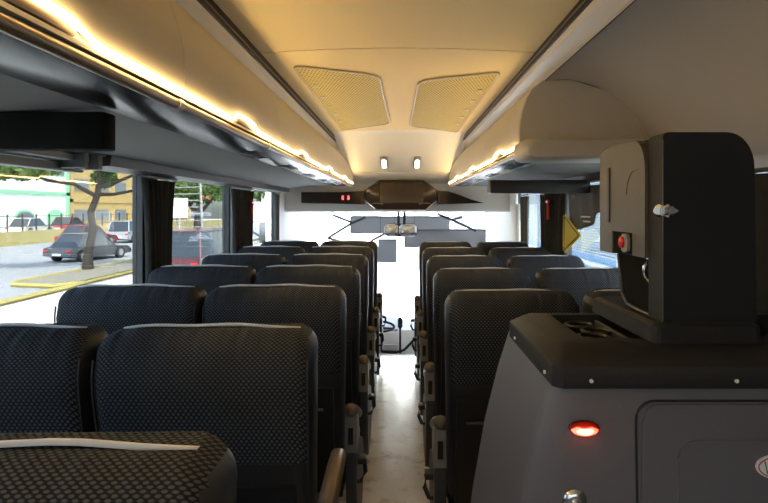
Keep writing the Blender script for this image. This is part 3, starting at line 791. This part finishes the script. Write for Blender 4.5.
# mirror
root = thing('rear_view_mirror', 'chrome rear view mirror hanging at the centre of the windscreen', 'mirror', (.0, 6.95, E(-.255)))
bm = B()
loft(bm, [[(px_*s, y, pz_*s) for px_, pz_ in rrect(.40, .16, .055, 6)] for s, y in ((.9, .06), (1, .03), (1, 0), (.95, -.012))])
obj('housing', bm, M['black'], root, True)
for x0, wd, rz in ((-.115, .17, 6), (.085, .215, -8)):
    bm = B(); loft(bm, [[(x0+px_*s, y, pz_*s) for px_, pz_ in rrect(wd, .148, .045, 6)] for s, y in ((1, -.013), (.93, -.020), (.5, -.026))]); obj('mirror_glass', bm, M['chrome'], root, True)
for x in (-.03, .04):
    bm = B(); box(bm, x-.016, x+.016, -.01, .03, .075, .255, .004); obj('mount', bm, M['black'], root)
# dashboard
root = thing('dashboard', 'grey driver dashboard seen at the end of the aisle', 'dashboard', (0, 6.9, -.50))
bm = B(); prism(bm, [(0, .0), (.0, .26), (.06, .42), (.18, .52), (.62, .56), (.62, 0)], 'x', -.95, -.02)
bmesh.ops.bevel(bm, geom=bm.edges[:], offset=.02, segments=2, affect='EDGES'); obj('console_body', bm, M['pale'], root, True)
bm = B(); prism(bm, [(.02, .0), (.02, .20), (.20, .46), (.62, .50), (.62, 0)], 'x', .0, 1.05); obj('side_body', bm, M['pale'], root)
bm = B(); loft(bm, [[(-.22, .055, .36), (-.04, .055, .36), (-.04, .065, .36), (-.22, .065, .36)], [(-.22, .125, .485), (-.04, .125, .485), (-.04, .135, .485), (-.22, .135, .485)]]); obj('display', bm, nmat('display', (.25, .32, .38), .2), root)
bm = B(); loft(bm, [[(-.20, -.012, .27), (-.05, -.012, .27), (-.05, .01, .27), (-.20, .01, .27)], [(-.20, -.008, .33), (-.05, -.008, .33), (-.05, .02, .33), (-.20, .02, .33)]]); obj('ticket_slot', bm, M['pale'], root)
bm = B(); box(bm, -.24, .0, -.03, .0, .08, .17, .004); obj('air_grille', bm, M['black'], root)
bm = B(); tube(bm, [(-.23, -.01, .25), (-.05, -.02, .24), (.04, -.015, .27), (.20, .05, .42)], .016, 8); obj('edge_roll', bm, M['black'], root, True)
root = thing('gear_lever', 'black gear lever standing up in front of the dashboard', 'gear lever', (-.01, 6.72, -.50))
bm = B(); tube(bm, [(0, 0, 0), (0, .0, .30), (0, .0, .58)], .012, 8); obj('stick', bm, M['black'], root, True)
bm = B(); tube(bm, [(0, 0, .56), (0, 0, .58), (0, 0, .66), (0, 0, .69)], .03, 10, [.016, .028, .030, .014]); obj('knob', bm, M['black'], root, True)
root = thing('steering_wheel', 'black steering wheel low at the left end of the dashboard', 'steering wheel', (-.30, 6.62, .10)); root.rotation_euler = (R(-28), 0, 0)
bm = B(); n = 32; tube(bm, [(.22*math.cos(2*PI*k/n), .22*math.sin(2*PI*k/n), 0) for k in range(n+1)], .014, 8); obj('rim', bm, M['black'], root, True)
bm = B()
for a in (20, 160, 270): tube(bm, [(.04*math.cos(R(a)), .04*math.sin(R(a)), -.01), (.21*math.cos(R(a)), .21*math.sin(R(a)), 0)], .012, 6)
tube(bm, [(0, 0, -.02), (0, 0, .015)], .05, 14); tube(bm, [(0, 0, -.01), (0, 0, -.25)], .03, 8); obj('spokes', bm, M['black'], root, True)

# ---------------- outside ----------------
def slab(name, x0, x1, y0, y1, z0, z1, m, bev=0):
    bm = B(); box(bm, x0, x1, y0, y1, z0, z1, bev); return struct(name, bm, m)
slab('ground', -120, 90, -40, 160, GZ-.3, GZ-.02, M['conc'])
slab('road', -28.9, -4.2, -30, 150, GZ-.02, GZ, M['asphalt'])
slab('ground_apron', -4.1, 6, 9, 60, GZ-.02, GZ, M['apron'])
# median
mr = thing('road_median', 'dirt road median with yellow kerb around the street tree', 'median', (-12.7, 20.8, GZ))
bm = B(); prism(bm, [(-1.2, .1), (-.9, -.4), (.7, -.8), (1.1, 0), (1.1, 70), (-1.2, 70)], 'z', 0, .10); obj('soil', bm, M['dirt'], mr)
bm = B()
kb = [(1.35, -16, .08), (1.35, -1.2, .08), (1.2, 0, .08), (1.2, 70, .08)]
tube(bm, kb, .09, 6)
kb = [(-1.3, 70, .08), (-1.3, .2, .08), (-1.0, -.45, .08), (.7, -.9, .08), (1.2, 0, .08), (1.2, 70, .08)]
tube(bm, kb, .09, 6); obj('kerb', bm, M['yellow'], mr, True)
slab('pavement', -11.15, -4.4, -20, 120, GZ, GZ+.02, M['conc'])
# low yellow wall and fence across the road
tag(slab('roadside_wall', -29.4, -29.0, 20, 120, GZ, GZ+1.05, M['ywall']), 'low yellow wall along the far side of the road', 'wall')
bpy.data.objects['roadside_wall'].pop('kind', None)
fr = thing('roadside_fence', 'thin black railing fence on top of the yellow wall', 'fence', (-29.2, 36, GZ+1.05))
for i in range(26):
    bm = B(); tube(bm, [(0, i*1.7, 0), (0, i*1.7, 1.3)], .06, 6); obj('post', bm, M['black'], fr)
for z in (1.15, .35):
    bm = B(); tube(bm, [(0, 0, z), (0, 42.5, z)], .03, 6); obj('rail', bm, M['black'], fr)

def building(name, label, x, y0, y1, h, wall, trimm, arches, win_rows, bay=4.2):
    r = thing(name, label, 'building', (x, y0, GZ))
    bm = B(); box(bm, -12, 0, 0, y1-y0, 0, h); obj('wall', bm, wall, r)
    bm = B(); box(bm, 0, .12, 0, y1-y0, h*.44, h*.44+.35); box(bm, 0, .12, 0, .6, 0, h); box(bm, 0, .12, y1-y0-.6, y1-y0, 0, h); obj('band', bm, trimm, r)
    n = int((y1-y0-1)/bay)
    for i in range(n):
        c = (i+.5)*(y1-y0)/n
        if arches:
            bm = B(); pl = [(c-1.5, .5), (c-1.5, 1.9)] + [(c-1.5*math.cos(R(a)), 1.9+.8*math.sin(R(a))) for a in range(20, 180, 20)] + [(c+1.5, 1.9), (c+1.5, .5)]
            prism(bm, pl, 'x', .0, .10); fr_ = obj('arched_frame', bm, trimm, r)
            bm = B(); pl = [(c+(p-c)*.86, .6+(q-.5)*.86) for p, q in pl]; prism(bm, pl, 'x', .08, .14); obj('pane', bm, M['wgl'] if i % 2 else M['ggreen'], fr_)
        for zr in win_rows:
            bm = B(); box(bm, 0, .08, c-1.6, c+1.6, zr, zr+1.5); w_ = obj('window', bm, trimm, r)
            bm = B(); box(bm, .08, .12, c-1.45, c+1.45, zr+.12, zr+1.38); obj('pane', bm, M['wgl'], w_)
    return r
building('white_building', 'white and green building with arched windows across the road', -36, 28, 62.5, 9.5, M['gwhite'], M['ggreen'], True, [6.2])
building('yellow_building', 'mustard yellow building with dark windows beyond the street tree', -36.5, 63.5, 100, 8, M['mustard'], M['mustard'], False, [1.3, 4.8])
building('distant_building', 'pale distant building at the end of the road', -24, 118, 150, 9, M['conc'], M['conc'], False, [2, 5.5])

# cars
def car(label, body, L, Wc, Hc, loc, rz, suv=False, name='sedan_car'):
    m = nmat('car_paint', body, .3, coat=.6)
    r = thing(name, label, 'car', loc, rz)
    h1 = Hc*.56
    lo = [(-L/2, .35), (-L/2+.05, h1*.95), (-L*.36, h1+.03), (L*.18, h1), (L*.44, h1*.88), (L/2, h1*.62), (L/2, .3), (L*.38, .22), (-L*.38, .22)]
    if suv: lo[1] = (-L/2, h1*1.0); lo[2] = (-L*.45, h1+.02)
    bm = B(); loft(bm, [[(s*Wc/2, y, z*zs) for y, z in lo] for s, zs in ((-.92, .98), (-1, .94), (1, .94), (.92, .98))]); obj('body', bm, m, r, True)
    cb = [(-L*.40, h1*.94), (-L*.26, Hc), (L*.04, Hc), (L*.22, h1*.94)] if not suv else [(-L*.47, h1*.94), (-L*.42, Hc), (L*.06, Hc), (L*.24, h1*.94)]
    bm = B(); rings = []
    for s in (-1, 1): rings.append([(s*(Wc/2-.05-(z-h1*.94)*.22), y, z) for y, z in cb])
    loft(bm, rings); obj('windows', bm, M['cglass'], r)
    bm = B(); yy = (cb[1][0]-.03, cb[2][0]+.03); box(bm, -Wc/2+.16, Wc/2-.16, yy[0], yy[1], Hc-.02, Hc+.03, .01); obj('roof', bm, m, r)
    for sx in (-1, 1):
        bm = B()
        for (a, b) in ((cb[0], cb[1]), (cb[2], cb[3])): tube(bm, [(sx*(Wc/2-.05), a[0], a[1]) if a[1] < Hc else (sx*(Wc/2-.18), a[0], a[1]), (sx*(Wc/2-.05), b[0], b[1]) if b[1] < Hc else (sx*(Wc/2-.18), b[0], b[1])], .035, 6)
        obj('pillar', bm, m, r)
        for sy in (-.31, .31):
            bm = B(); tube(bm, [(sx*(Wc/2-.20), L*sy, .32), (sx*(Wc/2+.01), L*sy, .32)], .32, 18); wh = obj('wheel', bm, M['tyre'], r, True)
            bm = B(); tube(bm, [(sx*(Wc/2+.01), L*sy, .32), (sx*(Wc/2+.02), L*sy, .32)], .19, 14); obj('hub_cap', bm, M['mgrey'], wh, True)
        bm = B(); box(bm, sx*Wc*.40-.12, sx*Wc*.40+.12, -L/2-.02, -L/2+.06, h1*.68, h1*.80, .02); obj('tail_light', bm, M['red'], r)
    bm = B(); box(bm, -.26, .26, -L/2-.03, -L/2+.03, h1*.45, h1*.58, .005); obj('number_plate', bm, M['white'], r)
    return r
car('dark grey sedan driving on the road left of the street tree', (.06, .065, .075), 4.4, 1.75, 1.42, (-17.0, 31.5, GZ), R(-14))
car('red car just right of the tree trunk on the road', (.22, .03, .03), 4.6, 1.8, 1.5, (-23.6, 43.5, GZ), R(-10), name='red_car')
car('silver grey four-wheel drive beside the red car on the road', (.36, .38, .41), 4.4, 1.85, 1.75, (-22.6, 48.5, GZ), R(-4), suv=True, name='silver_car')
car('pale car parked behind the black railing fence', (.65, .62, .62), 4.3, 1.75, 1.45, (-32.4, 50.5, GZ+.5), R(0), name='pale_car')
car('dark red car parked behind the railing, next to the pale car', (.28, .03, .04), 4.3, 1.75, 1.45, (-32.4, 56.5, GZ+.5), R(0), name='dark_red_car')
car('maroon van seen through the second left window', (.10, .022, .03), 5.0, 1.95, 1.95, (-7.6, 22.6, GZ), R(-8), suv=True, name='maroon_van')

# trees
def tree(label, loc, base_r, trunk, branches, blobs, nleaf, ls=.16, mat='leaf', name='street_tree'):
    r = thing(name, label, 'tree', loc)
    bm = B()
    tube(bm, trunk, .2, 10, [base_r*(1.25 if i == 0 else 1-.5*i/len(trunk)) for i in range(len(trunk))])
    for b in branches: tube(bm, b, .1, 7, [base_r*.5*(1-.75*i/len(b)) for i in range(len(b))])
    obj('trunk', bm, M['bark'], r, True)
    bm = B(); rnd = random.Random(len(label))
    for c, rad in blobs:
        for _ in range(nleaf):
            v = Vector((rnd.gauss(0, 1), rnd.gauss(0, 1), rnd.gauss(0, 1))).normalized()*rnd.random()**.45
            p = Vector(c)+Vector((v.x*rad[0], v.y*rad[1], v.z*rad[2]))
            a = Vector((rnd.gauss(0, 1), rnd.gauss(0, 1), rnd.gauss(0, 1))).normalized(); b = a.cross(Vector((rnd.random(), rnd.random(), rnd.random()))).normalized()
            q = ls*(.6+rnd.random()*.8)
            f = [bm.verts.new(p+a*q), bm.verts.new(p+b*q*.45), bm.verts.new(p-a*q), bm.verts.new(p-b*q*.45)]
            bm.faces.new(f)
    obj('foliage', bm, M[mat], r)
    return r
tree('street tree with leaning dark trunk on the yellow-kerbed median', (-13.8, 25.4, GZ+.10), .20,
     [(0, 0, 0), (.05, 0, .8), (.25, 0, 1.7), (.15, 0, 2.5), (.45, 0, 3.3), (.55, 0, 4.2)],
     [[(.42, 0, 3.2), (-.6, 0, 3.75), (-1.6, -.3, 3.9), (-2.8, -.6, 4.5), (-4, -1, 4.9)], [(.5, 0, 3.6), (1.3, .2, 3.9), (2.2, .4, 4.3)], [(.45, 0, 3.3), (1.0, .3, 3.3), (2.4, .5, 3.6)], [(.55, 0, 4.2), (.3, 0, 5.4)]],
     [((-2.8, -.5, 4.45), (1.9, 1.4, .55)), ((-4.6, -1, 4.45), (1.5, 1.4, .5)), ((.6, 0, 5.4), (2.4, 2, .9)), ((-.3, 2, 4.1), (.55, .6, .4)), ((2.6, .6, 5.0), (1.4, 1.2, .6))], 1500)
tree('bushy green tree seen through the second left window', (-12.7, 36, GZ+.10), .25, [(0, 0, 0), (0, 0, 2), (.2, 0, 3.6)], [[(0, 0, 2.2), (1.2, 0, 3.6)], [(0, 0, 2.4), (-1.2, 0, 3.5)]], [((.4, 0, 4.3), (2.4, 2, 1.3)), ((-1.2, 0, 3.6), (1.4, 1.2, .8))], 1500, .2, name='bushy_tree')
tree('distant leafy tree beyond the yellow building', (-22, 78, GZ), .5, [(0, 0, 0), (0, 0, 3), (.3, 0, 5)], [], [((0, 0, 6), (5, 4, 2.6))], 1600, .4, name='distant_tree')
# steel lattice tower by the road
lt = thing('lattice_structure', 'grey steel lattice frame behind the maroon van, through the second left window', 'lattice frame', (-12.3, 33, GZ+.10))
for x in (-1.0, 1.0):
    bm = B(); tube(bm, [(x, 0, 0), (x*.8, 0, 4.6)], .07, 6); obj('upright', bm, M['mgrey'], lt)
for i in range(9):
    bm = B(); tube(bm, [(-.95, 0, 1.2+i*.38), (.95, 0, 1.25+i*.38)], .03, 5); obj('crossbar', bm, M['mgrey'], lt)
bs = thing('white_panel', 'white panel on a post beside the lattice frame', 'notice board', (-9.6, 25, GZ+.02))  # white panel on a post where the second window shows a white patch
bm = B(); tube(bm, [(0, 0, 0), (0, 0, 2.4)], .05, 6); obj('post', bm, M['mgrey'], bs)
bm = B(); box(bm, -.36, .36, -.03, .03, 2.35, 3.2, .01); obj('board', bm, M['white'], bs)
# right-hand facade with louvred shutters
r = thing('shutter_facade', 'pale blue facade with white ribbed shutters outside the right-hand windows', 'building', (6.0, 9, GZ))
bm = B(); box(bm, 0, 6, 0, 32, 0, 6.0); obj('wall', bm, M['blue'], r)
for i in range(5):
    y0 = .6+i*6.2
    bm = B()
    for k_ in range(38):
        z = 1.32+k_*.085; box(bm, -.06, 0, y0, y0+5.4, z, z+.055)
    obj('roller_shutter', bm, M['shutter'], r)
    bm = B(); box(bm, -.10, 0, y0-.12, y0, .3, 4.7); box(bm, -.10, 0, y0+5.4, y0+5.52, .3, 4.7); obj('shutter_frame', bm, M['pale'], r)
bm = B(); box(bm, -.12, 0, 0, 32, .98, 1.12); obj('ledge', bm, M['pale'], r)
# white building ahead, made extra tall to brighten the floor's reflection
r = thing('front_building', 'bright white building ahead of the windscreen', 'building', (-3, 46, GZ))
bm = B(); box(bm, -7.8, 16, 0, 10, 0, 22); obj('wall', bm, M['gwhite'], r)
for i in range(2, 7):
    bm = B(); box(bm, -13+i*4, -10.6+i*4, -.08, 0, 1.2, 2.6); w_ = obj('window', bm, M['pale'], r)
    bm = B(); box(bm, -12.8+i*4, -10.8+i*4, -.12, -.08, 1.35, 2.45); obj('pane', bm, M['ggreen'] if i == 6 else M['wgl'], w_)
